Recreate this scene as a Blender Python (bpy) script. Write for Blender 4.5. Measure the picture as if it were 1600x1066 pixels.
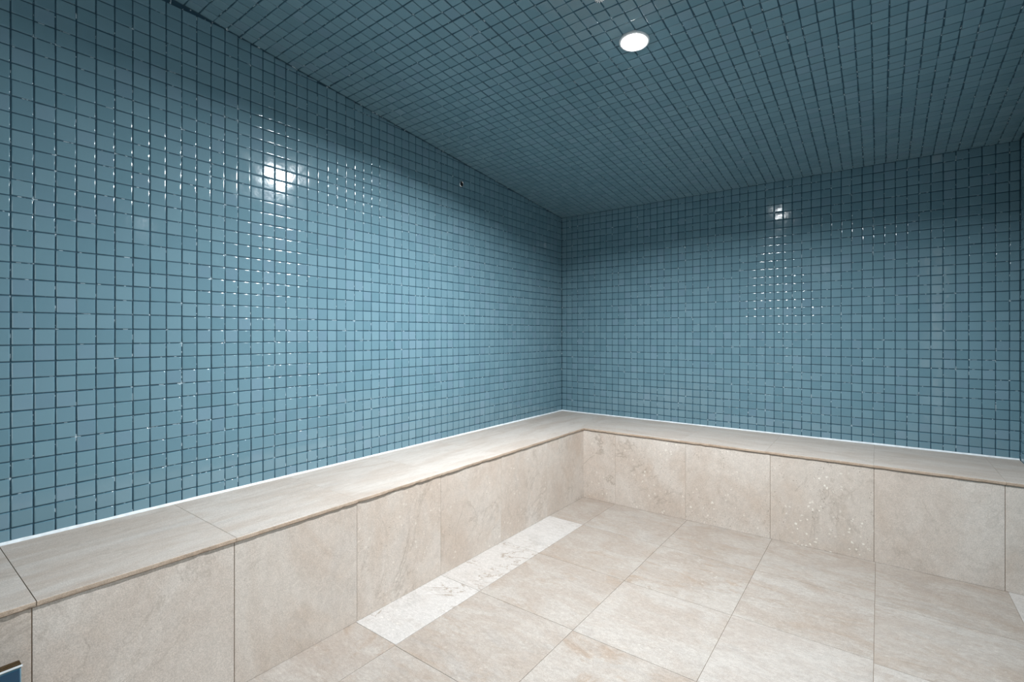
import bpy, bmesh, math, random
from mathutils import Vector, Matrix

for o in list(bpy.data.objects):
    bpy.data.objects.remove(o, do_unlink=True)
S = bpy.context.scene
COL = S.collection
random.seed(7)

# ------------------------------------------------------------------ camera
F, YAW = 768.7, 0.6421
CAM = Vector((2.1087, -3.5087, 1.1026))
cd = bpy.data.cameras.new('camera')
cam = bpy.data.objects.new('camera', cd)
COL.objects.link(cam)
cam.location = CAM
cam.rotation_euler = (math.pi / 2, 0, YAW)
cd.sensor_fit = 'HORIZONTAL'
cd.sensor_width = 36.0
cd.lens = 36.0 * F / 1600.0
cd.shift_y = -10.62 / 1600.0
cd.clip_start = 0.02
S.camera = cam

# ------------------------------------------------------------------ exposure, world
S.view_settings.view_transform = 'Standard'
S.view_settings.look = 'None'
S.view_settings.gamma = 1.0
S.view_settings.use_curve_mapping = False
S.view_settings.exposure = 0.08
S.cycles.max_bounces = 10
S.cycles.diffuse_bounces = 6
S.cycles.sample_clamp_indirect = 6.0
w = bpy.data.worlds.new('world')
S.world = w
w.use_nodes = True
w.node_tree.nodes['Background'].inputs[0].default_value = (0.02, 0.02, 0.02, 1)

# ------------------------------------------------------------------ room measures
RX = 2.674            # width (x) : left wall x=0, right wall x=RX
RY = -4.30            # back wall y=0, front wall y=RY
TP = 0.0508           # tile pitch
TR = 0.0505           # row pitch on walls
ZB = 0.470            # bench top
BX, BY = 0.502, -0.552    # riser faces
CZ0, CS, CT = 2.060, 0.1025, 0.006   # ceiling: z = CZ0 - CS*y + CT*x
def ceil_z(x, y): return CZ0 - CS * y + CT * x
CN = Vector((CT, -CS, -1)).normalized()      # pointing down into the room
LIGHT_XY = (1.345, -1.695)

# ------------------------------------------------------------------ the lamps
def downlight_lamp(name, x, y, energy):
    ld = bpy.data.lights.new(name, 'AREA')
    ld.shape = 'DISK'
    ld.size = 0.085
    ld.energy = energy
    ld.color = (0.93, 0.97, 1.0)
    ld.spread = math.radians(163)
    o = bpy.data.objects.new(name, ld)
    COL.objects.link(o)
    o.location = Vector((x, y, ceil_z(x, y))) + CN * 0.0185
    o.rotation_euler = CN.to_track_quat('-Z', 'Y').to_euler()
    return o
E_MAIN = 82.0
downlight_lamp('downlight_lamp', LIGHT_XY[0], LIGHT_XY[1], E_MAIN)
# soft fill lamp added beside the camera to brighten the risers; source unseen
dl = bpy.data.lights.new('added_fill_light', 'AREA')
dl.shape = 'RECTANGLE'; dl.size = 1.94; dl.size_y = 0.84
dl.energy = 9.0; dl.color = (1.0, 0.985, 0.96)
do_ = bpy.data.objects.new('added_fill_light', dl); COL.objects.link(do_)
do_.location = (RX - 0.045, -3.80, 1.05)
do_.rotation_euler = (0, math.radians(90), 0)

# ------------------------------------------------------------------ helpers
def tag(o, label=None, cat=None, group=None, kind=None):
    if label: o['label'] = label
    if cat: o['category'] = cat
    if group: o['group'] = group
    if kind: o['kind'] = kind
    return o

def link_mesh(name, me, mats, parent=None):
    o = bpy.data.objects.new(name, me)
    COL.objects.link(o)
    for m in (mats if isinstance(mats, (list, tuple)) else [mats]):
        me.materials.append(m)
    if parent: o.parent = parent
    return o

def obj(name, bm, mats, parent=None, smooth=False):
    me = bpy.data.meshes.new(name)
    bm.to_mesh(me); bm.free()
    if smooth:
        for p in me.polygons: p.use_smooth = True
    return link_mesh(name, me, mats, parent)

def empty(name, loc=(0, 0, 0)):
    o = bpy.data.objects.new(name, None)
    COL.objects.link(o)
    o.location = loc
    return o

class N:
    """tiny node helper"""
    def __init__(s, name):
        s.m = bpy.data.materials.new(name); s.m.use_nodes = True
        s.t = s.m.node_tree; s.b = s.t.nodes['Principled BSDF']
    def n(s, kind, **kw):
        nd = s.t.nodes.new(kind)
        for k, v in kw.items():
            if k in nd.inputs: s.set(nd.inputs[k], v)
            else: setattr(nd, k, v)
        return nd
    def set(s, inp, v):
        if hasattr(v, 'is_output') or isinstance(v, bpy.types.NodeSocket): s.t.links.new(v, inp)
        else: inp.default_value = v
    def math(s, op, a, b=None, clamp=False):
        nd = s.t.nodes.new('ShaderNodeMath'); nd.operation = op; nd.use_clamp = clamp
        s.set(nd.inputs[0], a)
        if b is not None: s.set(nd.inputs[1], b)
        return nd.outputs[0]
    def ramp(s, v, a, b, lo=0.0, hi=1.0):
        nd = s.t.nodes.new('ShaderNodeMapRange'); nd.clamp = True; nd.interpolation_type = 'SMOOTHSTEP'
        s.set(nd.inputs[0], v)
        for i, q in enumerate((a, b, lo, hi)): s.set(nd.inputs[1 + i], q)
        return nd.outputs[0]
    def mix(s, f, a, b, mode='MIX'):
        nd = s.t.nodes.new('ShaderNodeMix'); nd.data_type = 'RGBA'; nd.blend_type = mode
        s.set(nd.inputs[0], f)
        for i, q in ((6, a), (7, b)):
            if isinstance(q, tuple) and len(q) == 3: q = q + (1,)
            s.set(nd.inputs[i], q)
        return nd.outputs[2]
    def noise(s, vec, scale, detail=3.0, rough=0.5, dist=0.0):
        nd = s.t.nodes.new('ShaderNodeTexNoise')
        s.set(nd.inputs['Vector'], vec)
        nd.inputs['Scale'].default_value = scale; nd.inputs['Detail'].default_value = detail
        nd.inputs['Roughness'].default_value = rough; nd.inputs['Distortion'].default_value = dist
        return nd.outputs['Fac']

def simple(name, col, rough=0.5, metal=0.0, emit=None, es=0.0, bump=None):
    n = N(name)
    n.b.inputs['Roughness'].default_value = rough
    n.b.inputs['Metallic'].default_value = metal
    tc = n.n('ShaderNodeTexCoord')
    v = n.noise(tc.outputs['Object'], 40.0, 3)
    c = n.mix(n.ramp(v, 0.3, 0.7), tuple(x * 0.9 for x in col), tuple(min(1, x * 1.08) for x in col))
    n.set(n.b.inputs['Base Color'], c)
    if emit:
        n.b.inputs['Emission Color'].default_value = (*emit, 1)
        n.b.inputs['Emission Strength'].default_value = es
    if bump:
        bn = n.n('ShaderNodeBump'); bn.inputs['Strength'].default_value = bump[1]; bn.inputs['Distance'].default_value = 0.002
        n.set(bn.inputs['Height'], n.noise(tc.outputs['Object'], bump[0], 4))
        n.set(n.b.inputs['Normal'], bn.outputs[0])
    return n.m

# glass mosaic: face, rounded clear edge, grout -----------------------------
def tile_face(name, c0, c1, rough=0.13):
    n = N(name)
    a = n.n('ShaderNodeAttribute'); a.attribute_name = 'tint'
    sep = n.n('ShaderNodeSeparateColor'); n.set(sep.inputs[0], a.outputs['Color'])
    col = n.mix(sep.outputs[0], c0, c1)
    # a few tiles lean greener or greyer, as in any batch of backed glass
    col = n.mix(n.math('MULTIPLY', sep.outputs[1], 0.22), col, (c1[0] * 1.25, c1[1] * 0.98, c1[2] * 1.12))
    n.set(n.b.inputs['Base Color'], col)
    tc = n.n('ShaderNodeTexCoord')
    sm = n.noise(tc.outputs['Object'], 9.0, 4, 0.6)
    n.set(n.b.inputs['Roughness'], n.ramp(sm, 0.3, 0.7, rough - 0.03, rough + 0.04))
    n.b.inputs['IOR'].default_value = 1.6
    bn = n.n('ShaderNodeBump'); bn.inputs['Strength'].default_value = 0.10; bn.inputs['Distance'].default_value = 0.002
    n.set(bn.inputs['Height'], n.noise(tc.outputs['Object'], 55.0, 2))
    n.set(n.b.inputs['Normal'], bn.outputs[0])
    return n.m
FACE = tile_face('glass_mosaic_face', (0.130, 0.238, 0.288), (0.165, 0.282, 0.334), 0.085)
EDGE = simple('glass_mosaic_edge', (0.100, 0.200, 0.255), 0.10)
EDGE.node_tree.nodes['Principled BSDF'].inputs['IOR'].default_value = 1.52
GROUT = simple('mosaic_grout', (0.018, 0.060, 0.092), 0.7)
def _specks(m):
    # scattered pale crumbs of grout left in the joints
    t = m.node_tree; b = t.nodes['Principled BSDF']; src = b.inputs['Base Color'].links[0].from_socket
    tc = t.nodes.new('ShaderNodeTexCoord'); nz = t.nodes.new('ShaderNodeTexNoise'); nz.inputs['Scale'].default_value = 45.0
    t.links.new(tc.outputs['Object'], nz.inputs['Vector'])
    mr = t.nodes.new('ShaderNodeMapRange'); mr.inputs[1].default_value = 0.62; mr.inputs[2].default_value = 0.66
    t.links.new(nz.outputs['Fac'], mr.inputs[0])
    mx = t.nodes.new('ShaderNodeMix'); mx.data_type = 'RGBA'; t.links.new(mr.outputs[0], mx.inputs[0]); t.links.new(src, mx.inputs[6])
    mx.inputs[7].default_value = (0.45, 0.55, 0.60, 1); t.links.new(mx.outputs[2], b.inputs['Base Color'])
_specks(GROUT)
DARK = simple('dark_backing', (0.02, 0.02, 0.022), 0.8)

def stone_material(name, vein_axis=(1, 1, 1), shade=(1, 1, 1), mott=0.5, wh=1.0):
    """honed travertine; face attribute 'slab': r = random offset, g = tone (0 tan .. 1 white),
    b = flecks, a second attribute 'mark': r = veins, g = tan blotches"""
    n = N(name)
    a = n.n('ShaderNodeAttribute'); a.attribute_name = 'slab'
    k = n.n('ShaderNodeAttribute'); k.attribute_name = 'mark'
    sa = n.n('ShaderNodeSeparateColor'); n.set(sa.inputs[0], a.outputs['Color'])
    sk = n.n('ShaderNodeSeparateColor'); n.set(sk.inputs[0], k.outputs['Color'])
    tc = n.n('ShaderNodeTexCoord')
    off = n.n('ShaderNodeVectorMath', operation='SCALE'); off.inputs[0].default_value = (37.0, 53.0, 71.0)
    n.set(off.inputs['Scale'], sa.outputs[0])
    add = n.n('ShaderNodeVectorMath', operation='ADD')
    n.set(add.inputs[0], tc.outputs['Object']); n.set(add.inputs[1], off.outputs[0])
    P = add.outputs[0]
    mp = n.n('ShaderNodeMapping'); n.set(mp.inputs[0], P); mp.inputs['Scale'].default_value = vein_axis
    mp.inputs['Rotation'].default_value = (0, 0, 0.25)
    V = mp.outputs[0]
    cloud = n.noise(V, 4.5, 5, 0.62, 0.8)
    mid = n.noise(V, 62.0, 6, 0.82, 0.5)
    fine = n.noise(P, 380.0, 3, 0.8)
    base = n.mix(n.ramp(cloud, 0.34, 0.66), (0.665, 0.585, 0.515), (0.765, 0.715, 0.66))
    white = (0.88 * wh, 0.865 * wh, 0.85 * wh)
    tone = n.math('MULTIPLY', n.math('SUBTRACT', sa.outputs[1], 0.5), 2.0)
    base = n.mix(n.math('MAXIMUM', tone, 0.0), base, white)
    base = n.mix(n.math('MULTIPLY', n.math('MAXIMUM', n.math('MULTIPLY', tone, -1.0), 0.0), 0.55), base, (0.53, 0.44, 0.365))
    # tan blotches
    bl = n.noise(V, 3.2, 6, 0.68, 1.6)
    base = n.mix(n.math('MULTIPLY', n.ramp(bl, 0.50, 0.66), n.math('ADD', n.math('MULTIPLY', sk.outputs[1], 0.80), 0.08)), base, (0.60, 0.475, 0.375))
    # grey bands
    gr = n.noise(V, 5.3, 5, 0.6, 1.0)
    base = n.mix(n.ramp(gr, 0.54, 0.72, 0, 0.32), base, (0.62, 0.60, 0.575))
    # mid and fine mottling
    base = n.mix(1.0, base, shade, 'MULTIPLY')
    base = n.mix(mott, base, n.mix(n.ramp(mid, 0.32, 0.68), (0.74, 0.735, 0.73), (1, 1, 1)), 'MULTIPLY')
    base = n.mix(0.85, base, n.mix(n.ramp(fine, 0.30, 0.70), (0.72, 0.71, 0.70), (1.12, 1.12, 1.12)), 'MULTIPLY')
    # veins : thin contour lines of a warped noise
    vn = n.noise(V, 3.0, 6, 0.62, 2.2)
    line = n.math('ABSOLUTE', n.math('SUBTRACT', vn, 0.5))
    vline = n.ramp(line, 0.0, 0.020, 1.0, 0.0)
    brk = n.ramp(n.noise(P, 7.0, 2), 0.45, 0.6)
    base = n.mix(n.math('MULTIPLY', n.math('MULTIPLY', vline, brk), n.math('MULTIPLY', sk.outputs[0], 0.95)), base, (0.26, 0.21, 0.165))
    # pale flecks and tiny dark pits
    vo = n.n('ShaderNodeTexVoronoi'); vo.feature = 'F1'; vo.inputs['Scale'].default_value = 34.0
    wv = n.n('ShaderNodeVectorMath', operation='ADD'); 
    nz = n.n('ShaderNodeTexNoise'); n.set(nz.inputs['Vector'], P); nz.inputs['Scale'].default_value = 60.0
    sc = n.n('ShaderNodeVectorMath', operation='SCALE'); n.set(sc.inputs[0], nz.outputs['Color']); sc.inputs['Scale'].default_value = 0.022
    n.set(wv.inputs[0], P); n.set(wv.inputs[1], sc.outputs[0]); n.set(vo.inputs['Vector'], wv.outputs[0])
    fl = n.ramp(vo.outputs['Distance'], 0.12, 0.24, 1.0, 0.0)
    patch = n.ramp(n.noise(P, 6.0, 2), 0.43, 0.58)
    flm = n.math('MULTIPLY', n.math('MULTIPLY', fl, patch), sa.outputs[2])
    base = n.mix(flm, base, (0.80, 0.74, 0.66))
    v2 = n.n('ShaderNodeTexVoronoi'); v2.feature = 'F1'; v2.inputs['Scale'].default_value = 75.0
    wv2 = n.n('ShaderNodeVectorMath', operation='ADD'); n.set(wv2.inputs[0], wv.outputs[0]); wv2.inputs[1].default_value = (3.3, 1.7, 9.1)
    n.set(v2.inputs['Vector'], wv2.outputs[0])
    pit = n.ramp(v2.outputs['Distance'], 0.10, 0.22, 1.0, 0.0)
    pitm = n.math('MULTIPLY', n.math('MULTIPLY', pit, n.ramp(n.noise(P, 9.0, 3), 0.48, 0.58)), n.math('ADD', n.math('MULTIPLY', sa.outputs[2], 0.8), 0.18))
    base = n.mix(pitm, base, (0.24, 0.19, 0.15))
    n.set(n.b.inputs['Base Color'], base)
    n.b.inputs['Roughness'].default_value = 0.48
    n.b.inputs['IOR'].default_value = 1.4
    h = n.math('SUBTRACT', n.math('ADD', n.math('MULTIPLY', mid, 0.6), n.math('MULTIPLY', fine, 0.5)), n.math('MULTIPLY', pitm, 0.8))
    bn = n.n('ShaderNodeBump'); bn.inputs['Strength'].default_value = 0.22; bn.inputs['Distance'].default_value = 0.0012
    n.set(bn.inputs['Height'], h); n.set(n.b.inputs['Normal'], bn.outputs[0])
    return n.m
STONE_FLOOR = stone_material('travertine_floor', (0.75, 1.5, 1.0), (0.60, 0.582, 0.567), 0.9, 1.12)
STONE_RISER = stone_material('travertine_riser', (0.6, 0.6, 0.45), (0.945, 0.91, 0.888), 0.5)
STONE_SEAT_L = stone_material('travertine_seat_along_left', (2.6, 0.55, 1.0), (0.84, 0.805, 0.785), 0.5)
STONE_SEAT_B = stone_material('travertine_seat_along_back', (0.55, 2.6, 1.0), (0.84, 0.805, 0.785), 0.5)
JOINT = simple('stone_joint', (0.22, 0.165, 0.12), 0.8)
LIPTAN = stone_material('travertine_lip', (1.0, 1.0, 1.0), (0.80, 0.68, 0.58), 0.6)

# ------------------------------------------------------------------ mosaic builder
class Mosaic:
    def __init__(s, loose=0.00028):
        s.sheet = {}; s.loose = loose
        s.v, s.f, s.mi, s.tint, s.sm = [], [], [], [], []
    def quad(s, pts, mi):
        b = len(s.v); s.v += [tuple(p) for p in pts]; s.f.append(tuple(range(b, b + len(pts))))
        s.mi.append(mi); s.tint.append((0, 0)); s.sm.append(False)
    def tile(s, P, u0, u1, v0, v1, rnd):
        g = 0.0011
        key = (int(u0 / (TP * 6)), int(v0 / (TP * 6)))
        if key not in s.sheet: s.sheet[key] = (rnd.gauss(0, s.loose * 0.8), rnd.gauss(0, s.loose * 0.8), rnd.gauss(0, 0.0016), rnd.gauss(0, 0.0016))
        so = s.sheet[key]
        u0 += g; u1 -= g; v0 += g; v1 -= g
        if u1 - u0 < 0.004 or v1 - v0 < 0.004: return
        cu, cv, hu, hv = (u0 + u1) / 2, (v0 + v1) / 2, (u1 - u0) / 2, (v1 - v0) / 2
        cu += so[0] + rnd.gauss(0, s.loose); cv += so[1] + rnd.gauss(0, s.loose)
        ta, tb = so[2] + rnd.gauss(0, 0.0045), so[3] + rnd.gauss(0, 0.0045)
        dh = rnd.gauss(0, 0.00012); rot = rnd.gauss(0, s.loose * 20)
        base = len(s.v)
        rings = ((0.0, 0.0, 0.0016), (0.0, 0.0020, 0.0016), (0.0006, 0.0033, 0.0016), (0.0018, 0.0039, 0.0013), (0.0042, 0.0041, 0.0010))
        for ins, h, c in rings:
            a, b = hu - ins, hv - ins
            c = min(c, a * .5, b * .5)
            for (x, y) in ((-a + c, -b), (a - c, -b), (a, -b + c), (a, b - c), (a - c, b), (-a + c, b), (-a, b - c), (-a, -b + c)):
                x, y = x - y * rot, y + x * rot
                hh = 0 if h == 0 else h + dh + x * ta + y * tb
                s.v.append(tuple(P(cu + x, cv + y, hh)))
        t = (rnd.random(), 1.0 if rnd.random() < 0.10 else rnd.random() * 0.35)
        for r in range(4):
            for i in range(8):
                j = (i + 1) % 8
                s.f.append((base + r * 8 + i, base + r * 8 + j, base + r * 8 + 8 + j, base + r * 8 + 8 + i))
                s.mi.append(1 if r < 3 else 0); s.tint.append(t); s.sm.append(True)
        s.f.append(tuple(range(base + 32, base + 40))); s.mi.append(0); s.tint.append(t); s.sm.append(False)
    def build(s, name, parent=None):
        me = bpy.data.meshes.new(name)
        me.from_pydata(s.v, [], s.f)
        me.polygons.foreach_set('material_index', s.mi)
        me.polygons.foreach_set('use_smooth', s.sm)
        at = me.attributes.new('tint', 'FLOAT_COLOR', 'FACE')
        flat = []
        for t in s.tint: flat += [t[0], t[1], 0, 1]
        at.data.foreach_set('color', flat)
        me.update()
        return link_mesh(name, me, [FACE, EDGE, GROUT, DARK], parent)

def box_faces(M, lo, hi, mi):
    x0, y0, z0 = lo; x1, y1, z1 = hi
    c = [(x0, y0, z0), (x1, y0, z0), (x1, y1, z0), (x0, y1, z0), (x0, y0, z1), (x1, y0, z1), (x1, y1, z1), (x0, y1, z1)]
    for q in ((3, 2, 1, 0), (4, 5, 6, 7), (0, 1, 5, 4), (1, 2, 6, 5), (2, 3, 7, 6), (3, 0, 4, 7)):
        M.quad([c[i] for i in q], mi)

def cuts(a, b, origin, pitch):
    """joint positions between a and b"""
    k = math.ceil((a - origin) / pitch - 1e-6)
    out = [a]
    while origin + k * pitch < b - 1e-4:
        if origin + k * pitch > a + 1e-4: out.append(origin + k * pitch)
        k += 1
    return out + [b]

ROW0 = 0.5135
def wall(name, P, ulen, uorigin, ztop_of_u, zlow=ZB, seed=1, body=None, rows_max=36):
    M = Mosaic(); rnd = random.Random(seed)
    box_faces(M, *body, 2)
    us = cuts(0, ulen, uorigin, TP)
    rows = [zlow] + [ROW0 + TR * j for j in range(rows_max + 1) if ROW0 + TR * j > zlow + 0.004]
    for i in range(len(us) - 1):
        ctop = ztop_of_u((us[i] + us[i + 1]) / 2)
        for j in range(len(rows) - 1):
            if rows[j] > ctop - 0.004: break
            P2 = P
            M.tile(P2, us[i], us[i + 1], rows[j], min(rows[j + 1], ctop + 0.003), rnd)
    return tag(M.build(name), kind='structure')

KF, MF = 0.4854 * TP, 0.8847 * TP
GR = 0.0012   # grout stands this far out of the backing: tiles start at the backing
# left wall, x = 0
wall('wall_left', lambda u, v, h: (h - 0.0045, -u, v), -RY, KF, lambda u: ceil_z(0, -u), seed=3,
     body=((-0.12, RY, 0.0), (-0.0032, 0.0, 2.56)))
# back wall, y = 0
wall('wall_back', lambda u, v, h: (u, 0.0045 - h, v), RX, MF, lambda u: ceil_z(u, 0), seed=4,
     body=((-0.12, 0.0032, 0.0), (RX + 0.12, 0.12, 2.56)))
# right wall and front wall, behind and beside the camera
wall('wall_right', lambda u, v, h: (RX + 0.0045 - h, RY + u, v), -RY, 0.0, lambda u: ceil_z(RX, RY + u), zlow=0.0085, seed=5,
     body=((RX + 0.0032, RY, 0.0), (RX + 0.12, 0.0, 2.56)), rows_max=39)
wall('wall_front', lambda u, v, h: (RX - u, RY - 0.0045 + h, v), RX, 0.0, lambda u: ceil_z(RX - u, RY), zlow=0.0085, seed=6,
     body=((-0.12, RY - 0.12, 0.0), (RX + 0.12, RY - 0.0032, 2.56)), rows_max=39)

# frosted doorway added out of view on the right wall, to motivate the fill
FROST = simple('frosted_glass', (0.82, 0.87, 0.88), 0.35)
FRAME = simple('brushed_metal', (0.55, 0.55, 0.56), 0.3, 1.0)
def bxo(name, lo, hi, mat, parent=None):
    bm = bmesh.new(); bmesh.ops.create_cube(bm, size=1.0)
    for v in bm.verts: v.co = Vector([lo[i] + (v.co[i] + 0.5) * (hi[i] - lo[i]) for i in range(3)])
    bmesh.ops.bevel(bm, geom=list(bm.edges), offset=min(0.002, min(hi[i] - lo[i] for i in range(3)) * .3), segments=2, affect='EDGES')
    return obj(name, bm, mat, parent)
added_door = tag(empty('added_door_1', (0, 0, 0)), kind='structure')
DX = RX - 0.001
bxo('added_door_panel', (DX - 0.014, -4.22, 0.01), (DX - 0.002, -3.38, 2.05), FROST, added_door)
bxo('added_door_frame', (DX - 0.03, -4.26, 0.001), (DX, -4.22, 2.09), FRAME, added_door)
bxo('added_door_frame', (DX - 0.03, -3.38, 0.001), (DX, -3.34, 2.09), FRAME, added_door)
bxo('added_door_frame', (DX - 0.03, -4.22, 2.05), (DX, -3.38, 2.09), FRAME, added_door)

# ceiling -------------------------------------------------------------------
def ceiling():
    M = Mosaic(0.00062); rnd = random.Random(11)
    def P(u, v, h):
        p = Vector((u, -v, ceil_z(u, -v))) + CN * (h - 0.0035)
        return p
    # slab
    c = []
    for dz in (0.0022, 0.14):
        for (x, y) in ((-0.1, 0.1), (RX + 0.1, 0.1), (RX + 0.1, RY - 0.1), (-0.1, RY - 0.1)):
            c.append((x, y, ceil_z(x, y) + dz))
    for q in ((0, 1, 2, 3), (7, 6, 5, 4), (0, 4, 5, 1), (1, 5, 6, 2), (2, 6, 7, 3), (3, 7, 4, 0)):
        M.quad([c[i] for i in q], 2)
    us = cuts(0.006, RX - 0.004, 1.170, TP)
    vs = cuts(0.004, -RY - 0.004, 1.9515, TP)
    for i in range(len(us) - 1):
        for j in range(len(vs) - 1):
            cx, cy = (us[i] + us[i + 1]) / 2, -(vs[j] + vs[j + 1]) / 2
            if any(math.hypot(cx - lx, cy - ly) < 0.048 for lx, ly in (LIGHT_XY,)): continue
            M.tile(P, us[i], us[i + 1], vs[j], vs[j + 1], rnd)
    return tag(M.build('ceiling'), kind='structure')
ceiling()

# ------------------------------------------------------------------ stone slabs

def build_slabs(name, specs, mats, parent=None, filler=None):
    """specs: (lo, hi, seed, tone, fleck, vein, tan) -> one mesh of bevelled slabs; filler = boxes of joint stuff"""
    verts, faces, attr, mark, mi = [], [], [], [], []
    def add(bm, a, k, m):
        b = len(verts); bm.verts.ensure_lookup_table()
        verts.extend(tuple(v.co) for v in bm.verts)
        bm.verts.index_update()
        for f in bm.faces:
            faces.append(tuple(b + v.index for v in f.verts)); attr.append(a); mark.append(k); mi.append(m)
        bm.free()
    for sp in specs:
        lo, hi, seed, tone, fleck, vein, tan = sp[:7]
        bm = bmesh.new()
        bmesh.ops.create_cube(bm, size=1.0)
        for v in bm.verts:
            v.co = Vector([lo[i] + (v.co[i] + 0.5) * (hi[i] - lo[i]) for i in range(3)])
        bmesh.ops.bevel(bm, geom=list(bm.edges), offset=0.0007, segments=2, affect='EDGES', profile=0.6)
        add(bm, (seed, tone, fleck, 1), (vein, tan, 0, 1), 0)
    for lo, hi in (filler or []):
        bm = bmesh.new(); bmesh.ops.create_cube(bm, size=1.0)
        for v in bm.verts:
            v.co = Vector([lo[i] + (v.co[i] + 0.5) * (hi[i] - lo[i]) for i in range(3)])
        add(bm, (0, 0.5, 0, 1), (0, 0, 0, 1), 1)
    me = bpy.data.meshes.new(name)
    me.from_pydata(verts, [], faces)
    me.polygons.foreach_set('material_index', mi)
    for nm, data in (('slab', attr), ('mark', mark)):
        at = me.attributes.new(nm, 'FLOAT_COLOR', 'FACE')
        flat = []
        for t in data: flat += t
        at.data.foreach_set('color', flat)
    me.update()
    return link_mesh(name, me, mats, parent)

# floor -----------------------------------------------------------------------
colx = [BX - 0.02, 0.733, 1.193, 1.643, 2.092, 2.548, RX + 0.02]
def rowy(c):
    o = (0.0, -0.004, -0.008, -0.004, -0.022, -0.02)[c]
    return [BY + 0.02] + [y + o for y in (-0.982, -1.440, -1.900, -2.358, -2.812, -3.268, -3.724)] + [RY - 0.02]
# tone, fleck, vein, tan  per column, row (back to front)
FT = {
 (0,0):(0.38,.1,.5,.45), (0,1):(0.92,.1,.35,0.0), (0,2):(0.86,.1,1.0,.15), (0,3):(0.95,.3,1.0,.1), (0,4):(0.52,.1,.2,.75), (0,5):(.6,.1,.2,.2),
 (1,0):(.46,.1,.4,.35), (1,1):(.46,.1,.35,.6), (1,2):(.46,.1,.3,.7), (1,3):(.50,.1,.3,.6), (1,4):(.5,.1,.2,.5),
 (2,0):(.42,.1,.5,.6), (2,1):(.45,.2,.7,.9), (2,2):(.54,.1,.1,.1), (2,3):(.45,.1,.3,.9), (2,4):(.5,.1,.3,.4),
 (3,0):(.50,.1,.5,.5), (3,1):(.52,.1,.6,.5), (3,2):(.60,.1,.1,.1), (3,3):(.6,.1,.3,.3),
 (4,0):(.50,.1,.5,.45), (4,1):(.54,.1,.5,.4), (4,2):(.6,.1,.3,.3),
 (5,0):(.85,.1,.3,0.0), (5,1):(.8,.1,.4,.1),
}
specs = []
rs = random.Random(21)
for c in range(6):
    ys = rowy(c)
    for r in range(len(ys) - 1):
        t = FT.get((c, r), (0.52, .1, .3, .4))
        g = 0.0006
        specs.append(((colx[c] + g, ys[r + 1] + g, -0.02), (colx[c + 1] - g, ys[r] - g, 0.0), rs.random(), *t))
floor = build_slabs('floor', specs, [STONE_FLOOR, JOINT], filler=[((BX - 0.02, RY - 0.02, -0.12), (RX + 0.02, BY + 0.02, -0.0018))])
tag(floor, kind='structure')

# bench -----------------------------------------------------------------------
bench = empty('stone_bench', (0.25, -0.25, 0.0))
tag(bench, 'L-shaped cream travertine bench running along the blue tiled left and back walls', 'bench')
TH = 0.014            # seat slab thickness
LIP = 0.007           # overhang
SX, SY = BX + LIP, BY - LIP
def place(o):
    o.matrix_parent_inverse = Matrix.Translation(-Vector(bench.location)); return o
rs = random.Random(5)
# left riser panels
LY = [-0.552, -1.005, -1.456, -1.903, -2.353, -2.801, -3.257, -3.713, RY + 0.003]
RT = [(.40,.3,.3,.2), (.47,.4,.3,.15), (.46,.5,.3,.2), (.44,.4,.35,.3), (.46,.1,.15,.25), (.56,.1,.25,.2), (.45,.15,.3,.4), (.5,.1,.2,.2)]
JW = [.0005, .0004, .0004, .0006, .0011, .0011, .0011, .001]
specs = []
for i in range(8):
    g0 = JW[i - 1] if i else 0.0
    g1 = JW[i]
    specs.append(((BX - 0.012, LY[i + 1] + g1, 0.0005), (BX, LY[i] - g0, ZB - TH - 0.0022), rs.random(), *RT[i]))
place(build_slabs('riser', specs, [STONE_RISER, JOINT], bench, filler=[((BX - 0.06, RY + 0.003, 0.0), (BX - 0.0016, BY + 0.04, ZB - TH - 0.0005))]))
# back riser panels
XS = [BX, 0.734, 1.184, 1.635, 2.086, 2.539, RX - 0.003]
RB = [(.40,.6,.5,.5), (.42,.7,.4,.3), (.40,.8,.2,.2), (.30,1.0,.3,.2), (.54,.1,.2,.15), (.45,.1,.2,.2)]
JB = [.0004, .0004, .0007, .0008, .001, .0]
specs = []
for i in range(6):
    g0 = JB[i - 1] if i else -0.004
    specs.append(((XS[i] + g0, BY, 0.0005), (XS[i + 1] - JB[i], BY + 0.012, ZB - TH - 0.0022), rs.random(), *RB[i]))
place(build_slabs('riser', specs, [STONE_RISER, JOINT], bench, filler=[((BX - 0.03, BY + 0.0016, 0.0), (RX - 0.003, BY + 0.06, ZB - TH - 0.0005))]))

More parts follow.
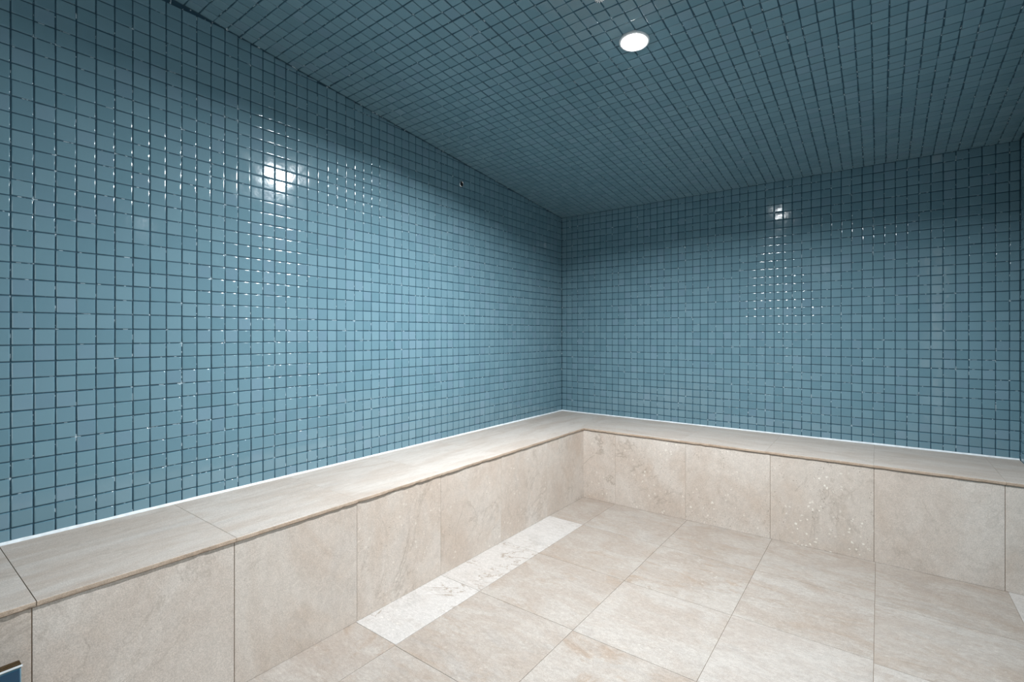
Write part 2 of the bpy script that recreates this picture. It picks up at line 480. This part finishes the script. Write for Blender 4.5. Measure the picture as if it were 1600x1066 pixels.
# seat slabs with a rough, hand-broken front lip
def seat(name, along, cuts_, depth0, depth1, mat, tones, joints):
    """along: 'y' (left seat) or 'x' (back seat). depth0 = at wall, depth1 = lip"""
    verts, faces, attr, mark, mi = [], [], [], [], []
    rr = random.Random(len(cuts_) * 13 + (1 if along == 'y' else 2))
    for i in range(len(cuts_) - 1):
        a, b = cuts_[i], cuts_[i + 1]
        sg = 1 if b > a else -1
        a2, b2 = a + sg * joints[i], b - sg * joints[i + 1]
        n = max(4, int(abs(b2 - a2) / 0.012))
        A = (rr.random(), *tones[i][:2], 1); K = (*tones[i][2:], 0, 1)
        base = len(verts)
        chip = 0.0
        for k in range(n + 1):
            t = a2 + (b2 - a2) * k / n
            chip = chip * 0.72 + rr.gauss(0, 0.00055)
            deep = 0.0022 if rr.random() < 0.03 else 0.0
            sgn = 1 if depth1 > depth0 else -1
            prof = [(depth0, ZB - TH), (depth0, ZB), (depth1 - sgn * 0.0016, ZB), (depth1 - sgn * 0.0004, ZB - 0.0007),
                    (depth1 + sgn * chip * 0.3, ZB - 0.0022), (depth1 + sgn * (chip * 0.6 - 0.0004), ZB - TH * 0.6),
                    (depth1 + sgn * (chip - 0.0008) - sgn * deep, ZB - TH + 0.0022 + abs(chip) + deep * .6), (depth1 - sgn * (0.0035 + deep), ZB - TH)]
            for d, z in prof:
                verts.append((d, t, z) if along == 'y' else (t, d, z))
        m = 8
        for k in range(n):
            for q in range(m):
                q2 = (q + 1) % m
                faces.append((base + k * m + q, base + k * m + q2, base + (k + 1) * m + q2, base + (k + 1) * m + q))
                attr.append(A); mark.append(K); mi.append(2 if q in (3, 4, 5, 6) else 0)
        faces.append(tuple(base + q for q in range(m))); attr.append(A); mark.append(K); mi.append(0)
        faces.append(tuple(base + n * m + q for q in range(m))); attr.append(A); mark.append(K); mi.append(0)
        # joint filler, a hair below the surface
        if joints[i + 1] > 0 and i < len(cuts_) - 2:
            w_ = joints[i + 1] + 0.0004
            lo_, hi_ = b - w_, b + w_
            e = 0.0012 if depth1 > depth0 else -0.0012
            bb = len(verts)
            for zz in (ZB - TH, ZB - 0.0012):
                for (d, t) in ((depth0, lo_), (depth1 - e, lo_), (depth1 - e, hi_), (depth0, hi_)):
                    verts.append((d, t, zz) if along == 'y' else (t, d, zz))
            for q in ((0, 1, 2, 3), (4, 5, 6, 7), (0, 1, 5, 4), (1, 2, 6, 5), (2, 3, 7, 6), (3, 0, 4, 7)):
                faces.append(tuple(bb + x for x in q)); attr.append((0, .5, 0, 1)); mark.append((0, 0, 0, 1)); mi.append(1)
    me = bpy.data.meshes.new(name)
    me.from_pydata(verts, [], faces)
    me.polygons.foreach_set('material_index', mi)
    for nm, data in (('slab', attr), ('mark', mark)):
        at = me.attributes.new(nm, 'FLOAT_COLOR', 'FACE')
        flat = []
        for t in data: flat += t
        at.data.foreach_set('color', flat)
    bm = bmesh.new(); bm.from_mesh(me)
    bmesh.ops.recalc_face_normals(bm, faces=bm.faces); bm.to_mesh(me); bm.free()
    me.update()
    return place(link_mesh(name, me, [mat, JOINT, LIPTAN], bench))
ty = [(.46,.1,.35,.2), (.50,.1,.2,.1), (.52,.1,.2,.1), (.50,.1,.2,.15), (.50,.1,.2,.15), (.47,.1,.3,.2), (.47,.25,.3,.25), (.44,.25,.3,.2), (.5,.1,.2,.2)]
seat('seat', 'y', [-0.001, -1.005, -1.456, -1.903, -2.353, -2.797, -3.250, -3.713, RY + 0.003], 0.001, SX, STONE_SEAT_L, ty,
     [0, .0002, .0002, .0002, .0002, .0006, .0010, .0006, 0])
seat('seat', 'x', [SX, 1.152, 1.613, 2.084, 2.542, RX - 0.003], -0.001, SY, STONE_SEAT_B, [(.42,.1,.3,.15), (.40,.1,.3,.1), (.40,.1,.3,.1), (.40,.1,.3,.1), (.44,.1,.2,.1)],
     [.0001, .0003, .0003, .0004, .0005, 0])
# white sealant bead where the bench meets the tiles
SEAL = simple('white_sealant', (0.80, 0.84, 0.86), 0.35)
def bead(along, length, seed):
    rr = random.Random(seed); bm = bmesh.new()
    n = int(length / 0.02); prev = None; wob = 0
    for k in range(n + 1):
        t = length * k / n
        wob = wob * 0.8 + rr.gauss(0, 0.0004)
        a = 0.0078 + wob; h = 0.0070 + wob * 0.8
        ring = []
        for d, z in ((0.0, -0.002), (0.0, h), (a * 0.35, h * 0.62), (a * 0.7, h * 0.25), (a, 0.0004), (a, -0.002)):
            ring.append(bm.verts.new((d + 0.0003, -t, ZB + z) if along == 'y' else (t, -d - 0.0003, ZB + z)))
        if prev:
            for q in range(6):
                bm.faces.new((prev[q], prev[(q + 1) % 6], ring[(q + 1) % 6], ring[q]))
        else: bm.faces.new(ring)
        prev = ring
    bm.faces.new(prev[::-1])
    bmesh.ops.recalc_face_normals(bm, faces=bm.faces)
    return place(obj('sealant_bead', bm, SEAL, bench))
bead('y', -RY - 0.003, 1); bead('x', RX - 0.003, 2)

# ------------------------------------------------------------------ fittings
WHITE = simple('white_trim', (0.82, 0.83, 0.84), 0.35)
LENS = simple('lit_lens', (0.9, 0.9, 0.9), 0.4, emit=(0.95, 0.98, 1.0), es=110.0)
CHROME = simple('chrome', (0.75, 0.76, 0.78), 0.12, 1.0)
BLACK = simple('black_recess', (0.006, 0.006, 0.007), 0.5)

def lathe(profile, seg=48):
    """profile (r, z) around +z"""
    bm = bmesh.new(); rings = []
    for r, z in profile:
        if r < 1e-6: rings.append([bm.verts.new((0, 0, z))])
        else: rings.append([bm.verts.new((r * math.cos(2 * math.pi * i / seg), r * math.sin(2 * math.pi * i / seg), z)) for i in range(seg)])
    for a, b in zip(rings, rings[1:]):
        if len(a) == 1 and len(b) == 1: continue
        for i in range(seg):
            j = (i + 1) % seg
            if len(a) == 1: bm.faces.new((a[0], b[i], b[j]))
            elif len(b) == 1: bm.faces.new((a[i], a[j], b[0]))
            else: bm.faces.new((a[i], a[j], b[j], b[i]))
    bmesh.ops.recalc_face_normals(bm, faces=bm.faces)
    return bm

def downlight(x, y, label):
    e = empty('ceiling_downlight', Vector((x, y, ceil_z(x, y))))
    e.rotation_euler = CN.to_track_quat('Z', 'Y').to_euler()
    tag(e, label, 'ceiling light')
    obj('trim_ring', lathe([(0.0575, -0.003), (0.0575, 0.0035), (0.0560, 0.0060), (0.0520, 0.0070), (0.0455, 0.0058), (0.0416, 0.0030), (0.0416, -0.003)]), WHITE, e, True)
    obj('lens', lathe([(0.0, 0.0165), (0.014, 0.0158), (0.027, 0.0130), (0.036, 0.0085), (0.0415, 0.0025), (0.0415, -0.002)]), LENS, e, True)
    return e
downlight(LIGHT_XY[0], LIGHT_XY[1], 'round white recessed downlight glowing in the blue tiled ceiling')

# sprinkler head on the ceiling behind the lamp
sx, sy = 1.334, -1.968
SILVER = simple('bright_silver', (0.86, 0.87, 0.88), 0.28, 0.35)
sp = empty('sprinkler_head', Vector((sx, sy, ceil_z(sx, sy))))
sp.rotation_euler = CN.to_track_quat('Z', 'Y').to_euler()
tag(sp, 'small silver sprinkler head on the blue tiled ceiling beside the glowing downlight', 'sprinkler')
obj('escutcheon', lathe([(0.0, -0.002), (0.021, -0.002), (0.022, 0.0025), (0.018, 0.0045), (0.012, 0.0050), (0.0, 0.0050)], 32), SILVER, sp, True)
obj('nozzle_body', lathe([(0.0, 0.004), (0.006, 0.004), (0.006, 0.009), (0.0045, 0.011), (0.0, 0.011)], 24), BLACK, sp, True)
bm = bmesh.new()
teeth = 12
pr = []
for i in range(teeth * 6):
    a = 2 * math.pi * i / (teeth * 6)
    r = 0.0175 if (i % 6) in (1, 2, 3) else 0.0120
    pr.append((a, r))
loops = []
for rr_, z_ in ((None, 0.0085), (None, 0.0100), (0.0065, 0.0106), (0.0065, 0.0080)):
    loops.append([bm.verts.new(((rr_ or r) * math.cos(a), (rr_ or r) * math.sin(a), z_ + (0.0012 if (rr_ is None and r > 0.015) else 0))) for a, r in pr])
nn = len(pr)
for q in range(4):
    A_, B_ = loops[q], loops[(q + 1) % 4]
    for i in range(nn): bm.faces.new((A_[i], A_[(i + 1) % nn], B_[(i + 1) % nn], B_[i]))
bmesh.ops.recalc_face_normals(bm, faces=bm.faces)
obj('deflector', bm, SILVER, sp)

# small chrome-rimmed opening on the left wall
wf = empty('wall_nozzle', (0.0006, -1.222, 2.048))
wf.rotation_euler = (0, math.pi / 2, 0)
tag(wf, 'small round chrome-rimmed nozzle with a black opening high on the blue left wall', 'nozzle')
obj('rim', lathe([(0.0135, -0.004), (0.0190, -0.004), (0.0205, 0.0020), (0.0190, 0.0050), (0.0155, 0.0060), (0.0135, 0.0045), (0.0135, -0.004)], 32), CHROME, wf, True)
obj('opening', lathe([(0.0, 0.0010), (0.0128, 0.0012), (0.0136, 0.0035), (0.0136, -0.003)], 32), BLACK, wf, True)

# low partition end in the near left corner of the picture ----------------------
H = 0.70
px1 = CAM.x - 2.075 * H; px0 = CAM.x - 2.117 * H; pye = CAM.y + 0.304 * H; pz = CAM.z - H
pt = empty('low_partition', ((px0 + px1) / 2, pye - 0.2, 0.0))
tag(pt, 'end of a low narrow partition with deep blue tile and a brown top, cut off by the bottom left corner', 'partition')
inv = Matrix.Translation(-Vector(pt.location))
bm = bmesh.new(); bmesh.ops.create_cube(bm, size=1.0)
for v in bm.verts: v.co = Vector((px0 + (v.co.x + .5) * (px1 - 0.006 - px0), (RY + 0.004) + (v.co.y + .5) * (pye - 0.004 - RY - 0.004), (v.co.z + .5) * (pz - 0.006)))
obj('core', bm, GROUT, pt).matrix_parent_inverse = inv
M = Mosaic(); rnd = random.Random(77)
zc = [0.001] + cuts(0.001, pz - 0.002, pz - 0.003 - 40 * TR, TR)[1:]
yc = cuts(0.0, pye - RY - 0.006, 0, TP)
for i in range(len(yc) - 1):
    for j in range(len(zc) - 1):
        M.tile(lambda u, v, h: (px1 - 0.0050 + h, pye - u, v), yc[i], yc[i + 1], zc[j], zc[j + 1], rnd)
for j in range(len(zc) - 1):
    M.tile(lambda u, v, h: (px0 + u, pye - 0.0045 + h, v), 0.0, px1 - px0 - 0.003, zc[j], zc[j + 1], rnd)
tl = M.build('tile_facing', pt); tl.matrix_parent_inverse = inv
DEEP = tile_face('deep_blue_glass', (0.006, 0.045, 0.092), (0.009, 0.055, 0.108), 0.12)
tl.data.materials[0] = DEEP
CAP = simple('brown_bronze', (0.11, 0.060, 0.018), 0.25, 0.6, bump=(90, 0.9))
bm = bmesh.new(); bmesh.ops.create_cube(bm, size=1.0)
for v in bm.verts: v.co = Vector((px0 + (v.co.x + .5) * (px1 - 0.003 - px0), (RY + 0.005) + (v.co.y + .5) * (pye - RY - 0.005), pz - 0.006 + (v.co.z + .5) * 0.006))
bmesh.ops.bevel(bm, geom=list(bm.edges), offset=0.001, segments=2, affect='EDGES')
c = obj('cap', bm, CAP, pt); c.matrix_parent_inverse = inv; c['label'] = 'mottled brown cap strip'
bm = bmesh.new(); bmesh.ops.create_cube(bm, size=1.0)
for v in bm.verts: v.co = Vector((px1 - 0.003 + (v.co.x + .5) * 0.0032, (RY + 0.005) + (v.co.y + .5) * (pye + 0.0008 - RY - 0.005), pz - 0.0025 + (v.co.z + .5) * 0.003))
c = obj('edge_strip', bm, SEAL, pt); c.matrix_parent_inverse = inv; c['label'] = 'thin pale line of sealant along the top edge'
